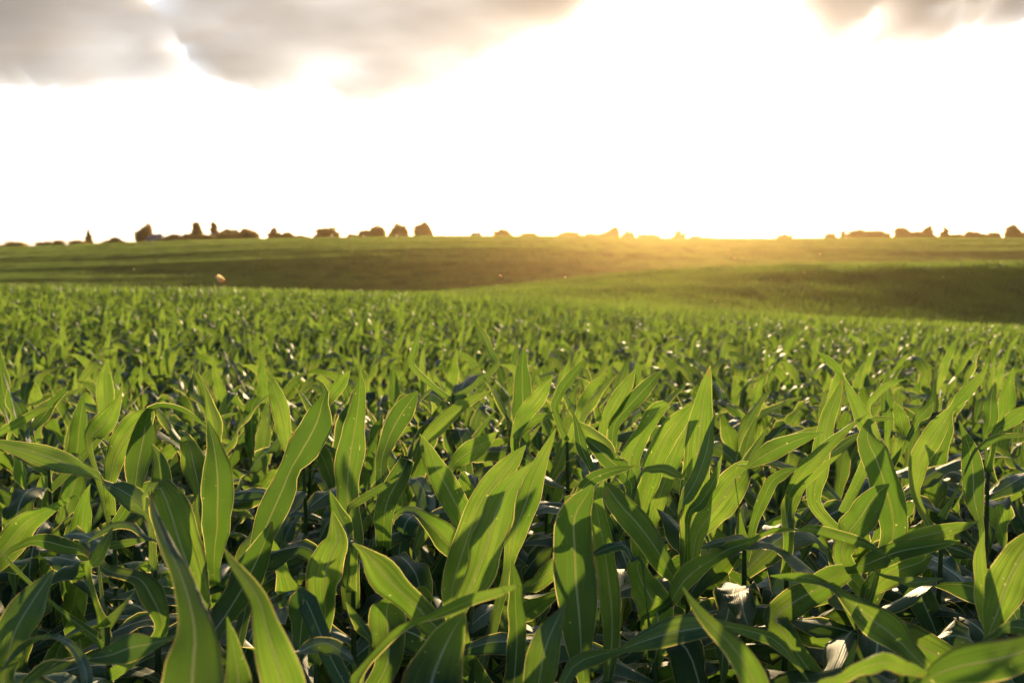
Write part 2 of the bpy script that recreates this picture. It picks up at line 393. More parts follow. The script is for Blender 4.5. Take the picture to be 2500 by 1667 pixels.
# every plant: label, then blades from foot to tip as  tile; depth at foot; depth at tip; x,y,width[,turn] ...
FRONT = [
("corn plant left of centre, its tall wavy blade curling over at the thin tip", [
 "2;2.1;2.15;0,1870,120 110,1560,230,10 180,1400,260,15 260,1220,250,5 330,1050,170,30 430,880,290,10 510,740,290,0 575,600,270,-10 615,450,110,35 650,330,45,40 590,265,22,30 545,225,6",
 "5;1.8;1.9;1900,1100,150 2050,850,260,20 2190,620,290,20 2278,450,280,10 2368,250,180,20 2440,50,20"]),
("corn plant with the tallest straight upright pale green blade left of centre", [
 "2;2.2;2.25;860,1900,200 870,1700,240,10 850,1500,230,5 840,1300,190,20 840,1150,210,15 850,1050,260,5 870,900,280,0 905,700,215,-10 935,500,145,5 952,300,95,10 952,220,40,20 950,140,6",
 "6;2.0;2.05;900,300,80 850,200,100,10 800,60,170,5 740,-70,110,20 680,-230,8",
 "2;2.2;2.3;840,1450,30 900,1360,60,30 1020,1290,60,35 1150,1210,60,30 1300,1120,6"]),
("corn plant at left with a smooth lance-shaped blade standing upright before a slimmer one", [
 "1;2.1;2.1;1920,1900,120 1930,1720,190,10 1950,1570,250,0 1950,1450,275,-5 1955,1250,290,0 1950,1080,260,10 1930,900,160,25 1900,750,100,20 1875,660,40,10 1865,605,6",
 "1;2.5;2.55;1920,1000,100 1930,780,120,10 1930,640,150,5 1885,480,95,15 1845,330,35,20 1775,170,5"]),
("corn plant at left with a broad blade crumpled and folded over at its top", [
 "1;1.9;1.85;1800,2200,150 1690,1920,330,10 1610,1700,360,5 1550,1500,390,0 1500,1340,330,10 1430,1200,190,30 1360,1200,90,60 1290,1260,40,60 1295,1420,16",
 "1;2.3;2.3;1480,1450,80 1455,1260,200,10 1440,1100,180,5 1420,950,110,10 1360,820,12",
 "1;2.4;2.45;1790,1300,100 1740,1020,220,5 1700,850,150,20 1650,730,70,50 1600,700,20"]),
("blurred corn plant close at the lower left with three pointed bright blades", [
 "f5;1.1;1.4;1720,1800,480 1720,1560,560,5 1735,1300,490,10 1750,1050,350,10 1700,770,225,15 1620,520,155,20 1500,250,110,25 1400,20,75,20 1330,-230,8",
 "f5;1.2;1.3;2560,1800,400 2528,1470,390,0 2448,1200,320,10 2385,980,230,15 2330,770,160,20 2230,600,125,20 2090,420,75,15 2010,290,8",
 "f5;1.25;1.3;2150,1800,260 2140,1470,230,5 2110,1250,140,10 2070,1050,75,15 2035,900,6"]),
("corn plant close at the bottom with a blade arching right above a broad ribbed blade", [
 "6;1.4;1.35;900,1560,120 1000,1350,100,40 1120,1210,110,45 1280,1070,115,45 1450,970,105,50 1620,900,110,40 1800,820,120,30 2000,740,115,20 2200,680,85,15 2400,605,8",
 "f6;1.3;1.35;1560,1700,580 1600,1450,560,0 1690,1220,410,-5 1790,1020,230,5 1885,860,20"]),
("corn plant in the centre with two wide overlapping blades before a slim upright one", [
 "6;2.0;2.05;1760,900,90 1780,650,200,20 1840,420,240,15 1930,150,230,10 2030,-120,210,5 2160,-310,220,5 2300,-480,160,15 2380,-570,80,20 2440,-640,8",
 "6;1.8;1.8;1850,850,120 1960,600,270,-5 2080,280,350,-10 2160,0,320,-5 2230,-160,250,0 2330,-310,140,15 2520,-500,10",
 "3;2.2;2.25;10,1900,100 40,1700,180,5 80,1560,220,5 160,1350,230,0 230,1150,190,-5 310,950,110,10 380,800,60,10 430,675,6",
 "6;1.7;1.7;1750,1100,100 1600,960,240,5 1450,800,230,0 1310,670,240,10 1180,540,310,5 1080,420,230,0 1000,320,100,20 885,240,14"]),
("corn plant behind the centre, its narrow blade leaning left with a shadow across", [
 "2;2.6;2.6;1960,1750,120 1880,1500,200,10 1790,1320,230,5 1700,1150,220,5 1620,1000,150,10 1560,850,70,15 1485,730,6",
 "6;2.2;2.15;1840,420,60 1780,290,190,5 1680,170,250,0 1560,60,170,20 1440,-40,90,50 1330,-40,60,60 1255,20,40"]),
("corn plant with two blades leaning right above the dark gap in the centre", [
 "2;3.0;3.0;1740,1090,50 1820,980,120,10 1950,880,190,5 2080,800,120,15 2185,710,8",
 "2;3.2;3.3;1530,830,90 1620,690,150,10 1740,570,140,10 1940,430,90,20 2150,335,8"]),
("corn plant left of the central gap with a blade folded sharply at its top", [
 "2;2.6;2.65;1170,1450,180 1210,1300,200,5 1300,1130,190,5 1375,960,130,15 1380,925,100,60 1375,1050,60,-10 1360,1160,8",
 "2;3.0;3.0;1140,1020,110 1180,850,130,10 1250,680,180,10 1330,540,200,0 1410,430,120,5 1468,345,10"]),
("corn plant right of centre whose tallest blade has a white midrib and points straight up", [
 "3;2.3;2.35;1610,1720,140 1650,1480,210,5 1670,1250,255,0 1690,1050,240,5 1710,850,250,0 1730,650,230,0 1755,450,160,5 1790,250,85,10 1815,120,6",
 "b3;2.15;2.15;1530,1440,15 1600,1300,90,40 1670,1180,120,30 1740,1020,125,20 1790,850,110,15 1815,700,60,20 1862,555,5",
 "3;2.2;2.2;1700,1620,150 1830,1440,250,10 1940,1290,300,5 2030,1160,260,0 2110,1060,190,20 2150,1035,120,55",
 "3;2.1;2.1;1620,1460,60 1720,1360,100,30 1800,1240,90,35 1860,1120,70,30 1920,920,6"]),
("corn plant right of centre with wavy blades, one rounded and hooked at its tip", [
 "3;2.6;2.6;1150,1350,140 1110,1120,175,10 1095,980,180,5 1130,860,170,15 1220,700,130,20 1300,560,155,5 1390,480,120,0 1455,475,30,30",
 "3;2.5;2.5;1150,1700,100 1200,1350,180,10 1260,1150,190,5 1320,950,200,0 1420,750,200,-5 1530,610,170,5 1620,510,90,25 1700,450,10",
 "3;2.7;2.7;1290,1500,130 1340,1350,150,5 1430,1100,150,0 1530,850,130,5 1590,700,80,10 1640,540,6"]),
("corn plant right of centre with two tips crossing and a blade bent over right", [
 "3;2.1;2.1;830,1170,25 770,1100,45,30 700,950,90,20 650,820,105,0 620,660,60,5 578,525,5",
 "3;2.15;2.15;1080,1010,16 950,930,45,50 900,840,110,10 780,750,130,0 640,650,60,10 522,568,6",
 "3;2.0;2.0;520,1330,40 610,1290,50,50 690,1190,100,30 800,1110,110,20 950,1060,80,20 1060,1040,40,15 1148,1013,5",
 "3;2.2;2.2;1110,1250,100 1060,1100,160,5 900,950,170,0 790,850,120,10 700,770,40",
 "b3;2.2;2.2;1200,1080,30 1300,1050,60,50 1400,1050,75,40 1500,1090,60,40 1640,1155,6"]),
("corn plant with a long ribbon blade snaking right across its neighbours", [
 "7;1.9;1.9;1200,930,40 1350,850,60,45 1480,740,110,30 1560,600,200,10 1700,470,190,10 1850,380,110,40 1960,300,110,-30 2100,255,100,-20 2250,200,50,50 2378,140,70,45 2608,120,30,65 2728,110,80,-20 2978,170,90,-25 3178,230,80,-30 3328,310,40,-30 3468,385,6",
 "7;2.0;2.0;1500,620,80 1420,450,180,10 1310,260,240,5 1150,50,250,0 1030,-80,230,0 930,-210,180,5 860,-310,10",
 "7;1.9;1.85;1350,1080,180 1340,880,330,5 1280,720,310,5 1190,560,210,10 1165,430,150,40 1240,398,30,60",
 "b7;1.85;1.85;1200,405,20 1120,395,50,50 1075,300,40,50 1010,258,70,30 880,290,85,20 700,370,6"]),
("corn plant with a very broad dark ribbed blade, its edge folded pale at the top", [
 "7;1.7;1.7;680,1450,120 660,1220,230,5 640,900,340,5 612,600,400,0 600,300,370,0 590,80,350,5 620,-50,280,15 690,-160,170,30 760,-280,30",
 "7;1.85;1.85;900,1450,90 930,1180,150,0 932,850,190,0 900,550,200,0 860,250,185,0 810,0,150,5 790,-150,120,10 860,-320,10"]),
("corn plant at the bottom with a blue-green blade sweeping right, its midrib white", [
 "b7;1.6;1.6;470,1560,100 600,1330,120,40 800,1245,90,50 1000,1195,35,60 1200,1125,160,15 1400,1060,250,5 1600,1020,260,0 1800,990,180,5 2000,990,60,50 2150,1020,90,40 2352,1080,110,30 2440,1140,110,30 2578,1300,50,40 2700,1480,6",
 "b7;1.6;1.6;260,1620,280 300,1350,310,0 345,1150,280,5 430,950,160,10 515,785,10",
 "7;1.7;1.7;50,1650,190 62,1400,200,5 80,1100,175,0 70,850,150,5 60,600,115,10 35,390,10",
 "7;2.0;2.0;110,720,60 250,600,150,10 390,480,170,0 500,350,120,10 600,200,20"]),
("corn plant with a bright pointed blade slanting up left in front of a blue-green one", [
 "f7;1.25;1.3;2250,1700,280 2200,1470,260,0 2125,1320,230,0 2000,1150,190,5 1850,1000,150,10 1700,830,90,10 1570,635,6",
 "8;1.4;1.4;700,1560,110 740,1380,80,10 800,1250,50,10 845,1105,5"]),
("corn plant at right with two long pale blades pointing right, one above the other", [
 "8;1.9;1.95;560,470,20 750,472,50,60 900,440,120,35 1080,370,180,15 1250,310,175,5 1500,265,120,10 1650,240,60,15 1780,212,8",
 "8;2.0;2.05;1100,330,60 1300,215,110,10 1500,165,150,5 1750,100,95,5 1860,75,45,10 1955,38,6",
 "8;2.05;2.05;930,680,90 1000,620,180,5 1100,540,220,5 1250,470,230,0 1400,420,160,5 1535,345,10",
 "b8;1.85;1.85;970,485,15 1060,520,30,50 1170,560,40,50 1270,580,60,10 1350,590,100,0 1480,580,70,5 1630,555,5"]),
("corn plant at lower right with a broad ribbed blade slanting up left, banded by shadows", [
 "8;1.65;1.7;1470,1430,110 1330,1220,210,5 1200,1090,270,5 1050,970,300,0 900,860,250,0 760,750,150,10 650,655,50,50 560,605,50,55 430,555,90,-20 250,540,70,-15 75,532,5",
 "8;1.8;1.8;200,1050,200 130,900,230,10 300,760,260,5 480,660,250,0 620,560,220,10 760,500,150,10"]),
("blurred corn plant at the bottom right corner with a large blade reaching right", [
 "f8;1.2;1.25;1450,1520,80 1560,1420,180,5 1750,1350,300,5 1950,1310,350,0 2150,1270,350,0 2380,1200,280,5 2600,1100,180,5 2850,960,10",
 "8;1.2;1.2;500,1560,60 780,1440,110,30 930,1350,150,20 1120,1310,160,10 1300,1370,130,20 1480,1430,60,40"]),
("corn plant at the right edge with a thick shaded blade rising beside a narrower one", [
 "8;1.6;1.65;2040,1060,90 2110,870,250,5 2190,640,350,0 2290,430,330,0 2400,260,240,5 2520,60,12",
 "8;1.65;1.65;2040,1060,70 2010,850,160,5 1970,600,130,10 1955,350,95,10 1990,140,8",
 "b8;1.5;1.5;2000,1150,60 2100,1080,60,40 2200,1000,90,30 2330,1000,150,10 2450,1060,100,10"]),
("corn plant at right with a smooth spearhead blade pointing up beside a blue-grey curl", [
 "4;2.4;2.4;1975,1620,50 1950,1500,70,10 1920,1380,130,5 1900,1250,175,0 1898,1120,200,0 1888,1000,185,0 1860,850,120,5 1810,720,50,10 1768,605,5"]),
("corn plant at right with a dark wavy blade whose small pale tip bends right", [
 "4;2.2;2.2;1180,1650,230 1160,1400,280,5 1105,1200,280,0 1060,1050,250,0 1000,900,260,-5 950,790,200,5 955,690,100,30 990,610,40,50 1080,592,50,-10 1205,595,5",
 "4;2.0;2.0;720,1820,180 780,1620,270,5 870,1500,280,0 950,1380,250,0 1040,1260,170,5 1145,1178,8"]),
("corn plant right of centre with two slim blades leaning right side by side", [
 "4;2.1;2.15;220,1420,50 250,1260,80,10 330,1120,130,5 450,980,140,0 600,830,110,5 750,700,60,10 958,538,6",
 "4;2.0;2.05;240,1650,100 230,1470,130,5 255,1340,140,5 320,1220,130,10 430,1100,110,20 560,1010,60,30 718,903,5"]),
("tall corn plant at right with one blade drooping from a thin twisted neck", [
 "4;2.7;2.7;470,1340,120 500,1100,180,0 540,900,170,5 570,700,150,0 620,520,130,5 680,370,80,5 727,228,5",
 "4;2.7;2.7;1000,820,110 980,740,150,5 920,610,160,0 850,470,110,5 780,330,60,15 727,220,20,50 680,150,70,0 600,75,75,5 540,25,30,20 465,-5,5"]),
("corn plant right of centre with a flat pale blade pointing right, its tip sharp", [
 "4;2.1;2.15;-240,1042,16 -120,1020,45,40 0,935,150,20 140,860,175,5 350,775,115,10 450,745,60,10 560,713,5",
 "4;2.2;2.2;-60,1500,80 20,1300,110,15 90,1160,100,20 200,1080,80,30 340,1030,10"]),
("corn plant at right with an S-shaped blade twisted in the middle and hooked upward", [
 "4;2.6;2.65;1380,1270,80 1400,1060,165,5 1450,900,190,0 1550,740,190,0 1640,610,150,10 1710,500,60,45 1800,400,110,10 1880,310,110,5 1975,210,55,20 2028,92,8",
 "b4;2.4;2.4;1900,900,25 1960,850,35,50 2050,785,50,50 2200,745,55,45 2420,735,8"]),
("corn plant at the left edge with a long arching blade twisted in its middle", [
 "b1;2.1;2.1;1360,1500,80 1280,1380,180,10 1180,1290,220,0 1060,1220,160,10 950,1165,25,65 880,1110,50,-40 750,1060,95,-25 600,1000,180,-10 400,930,200,-5 150,860,130,-10 -50,810,60,-10 -160,800,8"]),
("corn plant cut by the left edge, only one bright blade pointing up right", [
 "5;1.9;1.95;-180,600,120 0,360,230,0 130,200,260,-5 250,60,200,0 450,-60,90,10 690,-195,6"]),
("dark corn plant in the lower left corner with a grey-blue blade", [
 "b5;1.5;1.55;40,1560,220 80,1220,310,5 150,1000,350,0 280,780,280,0 400,600,140,10 480,475,12",
 "b5;1.5;1.5;210,1540,80 350,1380,110,30 500,1290,60,50 700,1275,30,65 820,1272,50,-50 1000,1240,170,-10 1150,1180,250,0 1300,1150,200,0 1400,1130,100,5 1590,1075,6",
 "b5;1.4;1.45;770,1560,100 740,1310,100,10 620,1140,60,40 480,1080,35,60 330,1090,50,-50 180,1180,60,-40 0,1400,8"]),
("corn plant at lower left with small arching blades tipped by orange sunlight", [
 "5;1.9;1.9;60,380,40 160,280,50,50 280,220,80,30 420,225,140,10 600,275,130,10 720,300,70,40 800,365,20",
 "5;1.7;1.7;790,480,60 860,400,120,10 940,250,100,10 1012,95,5",
 "b5;2.0;2.0;880,285,40 1000,262,75,10 1200,230,60,10 1362,188,5",
 "b5;1.9;1.9;1440,295,12 1300,180,40,40 1200,95,60,40 1050,75,70,30 900,145,50,40 790,230,6",
 "5;1.8;1.8;1450,1000,120 1350,700,230,5 1250,560,150,20 1100,520,120,40 950,480,100,30 900,400,50,50"]),
("corn plant in the lower left shade with a curled-under blade and a cut-off hanging one", [
 "b6;1.6;1.6;890,1320,40 790,1210,110,20 650,1140,170,20 520,1160,140,20 430,1205,50,50 350,1212,6",
 "b6;1.8;1.85;470,760,200 440,830,280,0 430,950,230,0 410,1150,130,5 400,1400,20",
 "6;1.7;1.7;1050,1140,30 980,1010,110,5 900,890,80,10 828,768,5",
 "6;1.75;1.75;1200,1300,230 1200,1000,340,0 1190,850,290,5 1240,720,70,40 1345,735,8"]),
("dark upright corn plant in shade between two bright front plants", [
 "6;1.9;1.9;640,950,150 630,600,340,5 690,350,300,0 750,200,200,5 700,-50,12",
 "b6;1.95;1.95;420,720,40 300,700,60,40 250,780,60,40 160,800,8"]),
("corn plant at left with an arched blade bowing down behind the long blue-grey one", [
 "1;2.5;2.55;980,1200,100 1040,920,190,5 1160,710,240,0 1290,570,200,10 1330,500,80,40",
 "1;2.5;2.55;1200,1250,120 1240,1000,220,0 1290,760,230,0 1320,600,160,20 1400,490,60,50 1650,530,60,50 1850,660,10",
 "1;2.8;2.8;800,830,60 850,720,180,5 960,600,190,5 1060,420,60,15 1100,270,6"]),
("corn plant at far left with two bright blades leaning right, a little out of focus", [
 "1;3.4;3.4;925,700,80 930,540,110,5 942,400,160,0 940,250,130,0 960,60,10",
 "1;3.2;3.2;290,750,40 320,660,70,5 400,560,120,5 500,430,70,10 660,275,6",
 "1;3.0;3.0;-40,770,50 150,640,90,10 300,545,70,10 480,480,8"]),
("corn plant behind the wavy one with a short blade leaning right", [
 "2;3.0;3.0;580,560,70 690,400,110,5 780,280,110,5 865,160,6",
 "2;3.0;3.0;290,800,110 240,520,160,0 180,330,110,5 155,260,60,30"]),
("corn plant behind the centre right with two broad parallel blades leaning right", [
 "3;3.0;3.0;850,720,80 900,600,120,5 980,450,160,0 1080,280,105,5 1143,145,6",
 "3;3.0;3.0;960,640,100 1060,510,125,5 1170,390,140,5 1270,280,110,5 1385,155,6"]),
("corn plant behind the centre with two short blades leaning right, bluish at their tips", [
 "3;3.4;3.4;420,500,70 450,400,85,5 520,280,100,5 600,180,85,10 692,55,6",
 "3;3.4;3.4;640,520,60 690,400,90,5 780,290,80,10 885,185,6"]),
("corn plant behind the centre with one wide blade shaded in its upper half", [
 "3;3.0;3.0;70,750,90 150,560,140,5 280,400,140,0 400,220,8",
 "3;3.0;3.0;80,780,60 130,690,90,10 260,600,80,30 410,535,6"]),
("corn plant at far right with an oval blade standing straight up", [
 "4;2.9;2.9;2000,760,40 2045,620,125,0 2055,450,115,5 2075,290,8",
 "4;2.8;2.8;2100,700,60 2200,640,110,20 2300,560,130,10 2420,470,10"]),
("corn plant at right with short upright blades around one arching right", [
 "4;3.0;3.0;1370,660,50 1400,600,70,5 1465,530,120,0 1545,440,6",
 "4;3.0;3.0;950,520,40 1020,390,60,20 1150,285,50,25 1295,235,5",
 "4;2.9;2.9;1120,800,40 1130,680,60,0 1130,530,50,5 1110,420,5",
 "4;3.0;3.0;1235,790,80 1262,700,125,0 1235,560,120,0 1180,440,8"]),
("tall thin corn plant out of focus, its bluish blade standing clear above the others", [
 "b2;3.8;3.8;2170,120,60 2130,20,70,0 2060,-150,75,0 2000,-230,50,10 1985,-310,6",
 "2;3.9;3.9;1420,120,60 1440,-20,70,5 1480,-200,5"]),
]

PGROUP = 'young corn plants in the field'
placed = []            # ground positions already taken

def catmull(P, n):
    P = np.asarray(P, float); k = len(P)
    Pe = np.vstack([2 * P[0] - P[1], P, 2 * P[-1] - P[-2]])
    seg = np.linalg.norm(np.diff(P[:, :3], axis=0), axis=1) + 1e-6
    s = np.concatenate([[0], np.cumsum(seg)]); s /= s[-1]
    q = np.linspace(0, 1, n); out = []
    for t in q:
        i = min(max(np.searchsorted(s, t, side='right') - 1, 0), k - 2)
        u = (t - s[i]) / (s[i + 1] - s[i])
        a, b, c, d = Pe[i], Pe[i + 1], Pe[i + 2], Pe[i + 3]
        out.append(0.5 * ((2 * b) + (-a + c) * u + (2 * a - 5 * b + 4 * c - d) * u * u + (-a + 3 * b - 3 * c + d) * u**3))
    return np.array(out)

def hero_leaf(spec, r):
    tl, d0, d1, pts = spec.split(';'); ox, oy = TILE[int(tl[-1])]; d0 = float(d0); d1 = float(d1)
    rows = []
    for p in pts.split():
        v = [float(q) for q in p.split(',')] + [0.0] * 1
        rows.append((ox + v[0] / TS, oy + v[1] / TS, v[2] / TS, v[3]))
    rows = np.array(rows); n = len(rows)
    s = np.concatenate([[0], np.cumsum(np.hypot(*np.diff(rows[:, :2], axis=0).T))]); s /= s[-1]
    bow = r.uniform(-.05, .08)
    out = []
    for (px, py, w, tw), q in zip(rows, s):
        d = d0 + (d1 - d0) * q + bow * math.sin(q * math.pi)
        p = unproj(px, py, d)
        out.append((*p, w * d / F_PX / 2, tw))
    return np.array(out)

def build_hero(label, leaves, idx):
    r = np.random.default_rng(500 + idx)
    LV = [hero_leaf(l, r) for l in leaves]
    bases = np.array([l[0, :3] for l in LV]); c = bases.mean(0)
    sx, sy = float(c[0]), float(c[1]); zg = gz(sx, sy)
    top = float(np.clip(c[2] - 0.11, zg + 0.35, zg + 1.15))
    root = link(bpy.data.objects.new('corn_plant', None)); root.location = (sx, sy, zg)
    root.empty_display_size = 0.1
    tag(root, label, 'corn plant', PGROUP)
    o3 = np.array([sx, sy, zg])
    for l, src in zip(LV, leaves):
        flat = src[0] == 'f'
        b = l[0, :3]; off = np.linalg.norm(b[:2] - c[:2])
        zb = min(b[2] - 0.05 - 0.5 * off, top); zb = max(zb, zg + 0.1)
        pre = np.array([sx, sy, zb, max(l[0, 3] * 0.75, 0.012), l[0, 4]])
        mid = 0.5 * (pre + l[0]); mid[2] = 0.5 * (zb + b[2]) - 0.01; mid[3] = l[0, 3] * .85
        P = np.vstack([pre, mid, l])
        ns = 30
        c_ = catmull(P, ns)
        w = np.maximum(c_[:, 3], 0.0008)
        pt = c_[:, :3]; T = unit(np.gradient(pt, axis=0))
        view = unit(CAM - pt); nrm = unit(view - T * np.sum(view * T, 1, keepdims=True))
        side = np.cross(T, nrm)
        tw = np.radians(np.clip(c_[:, 4], -72, 72)); w = w / np.cos(tw)
        w = np.minimum(w, 0.052)
        sgn = 1 if r.random() < .5 else -1
        base_tw = sgn * r.uniform(.05, .35)
        side = rot_about(side, T, tw + base_tw * np.sin(np.linspace(0, 3.1, ns)))
        fl = r.uniform(.12, .30) * (1 if r.random() < .35 else -1)
        V, Q, U = ribbon(pt, w, side, 8, fold=fl * (.5 if flat else 1), ruff=r.uniform(.14, .40) * (.35 if flat else 1), nruf=r.uniform(2.5, 6), ph=r.uniform(0, 6), flap=.0010)
        o = link(bpy.data.objects.new('leaf', mesh_np('hero_leaf', V - o3, Q, U, M_leaf_sky_sheen if src[0] == 'b' else M_leaf)), root)
    V, Q, U = stalk_geo(top - zg)
    link(bpy.data.objects.new('stalk', mesh_np('stalk', V, Q, U, M_stalk)), root)
    for k in range(6 if sy > 1.5 else 0):       # arching blades of the closed canopy below the upright ones
        V, Q, U = rand_leaf(r, top - zg - r.uniform(.04, .34), r.uniform(0, 6.28), r.uniform(.38, .62), r.uniform(.034, .046), R(r.uniform(0, 42)), r.uniform(1.6, 4.6), .5, 20, 6, r.normal(0, 1.0))
        link(bpy.data.objects.new('leaf', mesh_np('arching_leaf', V, Q, U, M_leaf_sky_sheen if r.random() < .25 else M_leaf)), root)
    for k in range(3):       # shaded lower blades
        V, Q, U = rand_leaf(r, r.uniform(.12, .5), r.uniform(0, 6.28), r.uniform(.45, .62), r.uniform(.028, .036), R(r.uniform(30, 55)), r.uniform(2.5, 4.5), .3, 14, 4, r.normal(0, .7))
        link(bpy.data.objects.new('leaf', mesh_np('lower_leaf', V, Q, U, M_leaf)), root)
    placed.append((sx, sy))

for i, (lab, lv) in enumerate(FRONT): build_hero(lab, lv, i)

# ------------------------------------------------------------------ the other plants of the nearest 300
protos = []
for k in range(16):
    r = np.random.default_rng(100 + k)
    sp, hh = plant_spec(r, tall=r.uniform(.94, 1.1))
    lm = []
    for s in sp:
        V, Q, U = plant_leaf_geo(r, s, 20, 6); lm.append(mesh_np('corn_leaf', V, Q, U, M_leaf_sky_sheen if r.random() < .2 else M_leaf))
    V, Q, U = stalk_geo(hh); protos.append((lm, mesh_np('corn_stalk', V, Q, U, M_stalk)))

def rows_of_plants(y0, y1, amax, rowsp=0.72, insp=0.175, ang=R(14), jit=.05):
    """planting rows across a wedge in front of the camera"""
    ext = y1 * 1.3 + 5
    nr = int(2 * ext / rowsp); ni = int(2 * ext / insp)
    a, b = np.meshgrid(np.arange(nr) * rowsp - ext, np.arange(ni) * insp - ext)
    a = a + rng.normal(0, jit, a.shape); b = b + rng.normal(0, jit, a.shape)
    X = b * math.cos(ang) - a * math.sin(ang); Y = b * math.sin(ang) + a * math.cos(ang)
    m = (Y > y0) & (Y < y1) & (np.abs(X) < amax * Y + 0.5)
    return X[m], Y[m]

X, Y = rows_of_plants(1.15, 14.0, 0.60, rowsp=0.60, insp=0.175)
hp = np.array(placed)
keep = np.array([np.min(np.hypot(hp[:, 0] - x, hp[:, 1] - y)) > (0.13) for x, y in zip(X, Y)])
X, Y = X[keep], Y[keep]
keep = ~((Y < 2.3) & (1250 + F_PX * X / Y < 560))      # the open dark gap at the lower left
X, Y = X[keep], Y[keep]
o_ = np.argsort(np.hypot(X, Y)); X, Y = X[o_], Y[o_]
NB = 300 - len(FRONT)
BX, BY = X[:NB], Y[:NB]; NEAR_END = float(np.hypot(BX[-1], BY[-1]))
for i, (x, y) in enumerate(zip(BX, BY)):
    lm, sm = protos[int(rng.integers(len(protos)))]
    root = link(bpy.data.objects.new('corn_plant', None)); root.empty_display_size = .1
    root.location = (x, y, gz(x, y))
    d = math.hypot(x, y)
    sc = rng.uniform(.86, 1.02) * (0.74 + 0.26 * min(max((y - 2.2) / 1.3, 0), 1))
    root.scale = (1.08, 1.08, sc) if y < 2.7 else (sc ** .5, sc ** .5, sc); root.rotation_euler = (rng.normal(0, .04), rng.normal(.03, .04), rng.normal(0, .45))
    if y < 2.7: lab, g = "low shaded corn plant crowded between the large front plants", 'low shaded corn plants between the front ones'
    else: lab, g = "green corn plant in the crowded rows just behind the large front plants", 'corn plants in the rows behind the front ones'
    tag(root, lab, 'corn plant', g)
    for m in lm: link(bpy.data.objects.new('leaf', m), root)
    link(bpy.data.objects.new('stalk', sm), root)

# ------------------------------------------------------------------ the rest of the crop: one object, instanced
lib = bpy.data.collections.new('crop_variants')      # not linked to the scene: only instanced
NP, NQ = 18, 8
for k in range(NP):
    r = np.random.default_rng(300 + k); b = Bag()
    sp, hh = plant_spec(r, tall=r.uniform(.92, 1.12))
    for s in sp: b.add(*plant_leaf_geo(r, s, 8, 2))
    b.add(*stalk_geo(hh, 4))
    lib.objects.link(bpy.data.objects.new('variant_%02d' % k, b.mesh('corn_variant', M_leaf_far)))
PATCH = 4.0
for k in range(NQ):
    r = np.random.default_rng(400 + k); b = Bag()
    for ry in np.arange(-PATCH / 2, PATCH / 2, .6):
        for rx in np.arange(-PATCH / 2, PATCH / 2, .22):
            x = rx + r.uniform(-.1, .1); y = ry + r.uniform(-.15, .15)
            tall = r.uniform(.9, 1.15); az0 = r.uniform(0, 6.28)
            for i in range(6):
                q = i / 5
                V, Q, U = rand_leaf(r, (.25 + .45 * q) * tall, az0 + math.pi * i + r.normal(0, .5), r.uniform(.45, .7), r.uniform(.034, .044),
                                    R(40 + 38 * q + r.uniform(-8, 8)), r.uniform(1.0, 3.2) * (1.15 - q), r.uniform(.1, .7), 3, 1, r.normal(0, .8))
                b.add(V + np.array([x, y, 0]), Q, U)
    lib.objects.link(bpy.data.objects.new('variant_%02d' % (NP + k), b.mesh('corn_patch', M_leaf_far)))

MID_END = 42.0
X1, Y1 = rows_of_plants(NEAR_END * 0.7, MID_END, 0.64, rowsp=0.62, insp=0.18)
m = np.hypot(X1, Y1) > NEAR_END
X1, Y1 = X1[m], Y1[m]
pg = 3.7
gxp, gyp = np.meshgrid(np.arange(-420, 420, pg), np.arange(MID_END + pg / 2 - .6, 640, pg))
gxp = gxp.ravel() + rng.uniform(-.3, .3, gxp.size); gyp = gyp.ravel() + rng.uniform(-.3, .3, gyp.size)
m = np.abs(gxp) < 0.62 * gyp + 4
X2, Y2 = gxp[m], gyp[m]
n1, n2 = len(X1), len(X2)
PX_, PY_ = np.concatenate([X1, X2]), np.concatenate([Y1, Y2])
PZ_ = ground_z(PX_, PY_)
ex = .8
sxg = (ground_z(PX_ + ex, PY_) - ground_z(PX_ - ex, PY_)) / (2 * ex); syg = (ground_z(PX_, PY_ + ex) - ground_z(PX_, PY_ - ex)) / (2 * ex)
rot = np.zeros((n1 + n2, 3), np.float32)
rot[:n1, 2] = rng.normal(0, .5, n1); rot[:n1, 0] = rng.normal(0, .05, n1); rot[:n1, 1] = rng.normal(.03, .05, n1)
rot[n1:, 0] = np.arctan(syg[n1:]); rot[n1:, 1] = -np.arctan(sxg[n1:])
flipped = rng.random(n2) < .5; rot[n1:, 0][flipped] *= -1; rot[n1:, 1][flipped] *= -1; rot[n1:, 2][flipped] = math.pi
scl = np.concatenate([rng.uniform(.86, 1.12, n1), rng.uniform(.95, 1.05, n2)]).astype(np.float32)
idx = np.concatenate([rng.integers(0, NP, n1), rng.integers(NP, NP + NQ, n2)]).astype(np.int32)
me = bpy.data.meshes.new('corn_crop'); me.vertices.add(n1 + n2)
me.vertices.foreach_set('co', np.stack([PX_, PY_, PZ_], 1).astype(np.float32).ravel())
at = me.attributes.new('rot', 'FLOAT_VECTOR', 'POINT'); at.data.foreach_set('vector', rot.ravel())
at = me.attributes.new('scl', 'FLOAT', 'POINT'); at.data.foreach_set('value', scl)
at = me.attributes.new('idx', 'INT', 'POINT'); at.data.foreach_set('value', idx)
crop = link(bpy.data.objects.new('corn_crop', me)); tag(crop, 'mass of green corn covering the field and the hills beyond', 'corn crop', kind='stuff')
ng = bpy.data.node_groups.new('crop_nodes', 'GeometryNodeTree')
ng.interface.new_socket('Geometry', in_out='INPUT', socket_type='NodeSocketGeometry')
ng.interface.new_socket('Geometry', in_out='OUTPUT', socket_type='NodeSocketGeometry')
gi = ng.nodes.new('NodeGroupInput'); go = ng.nodes.new('NodeGroupOutput')
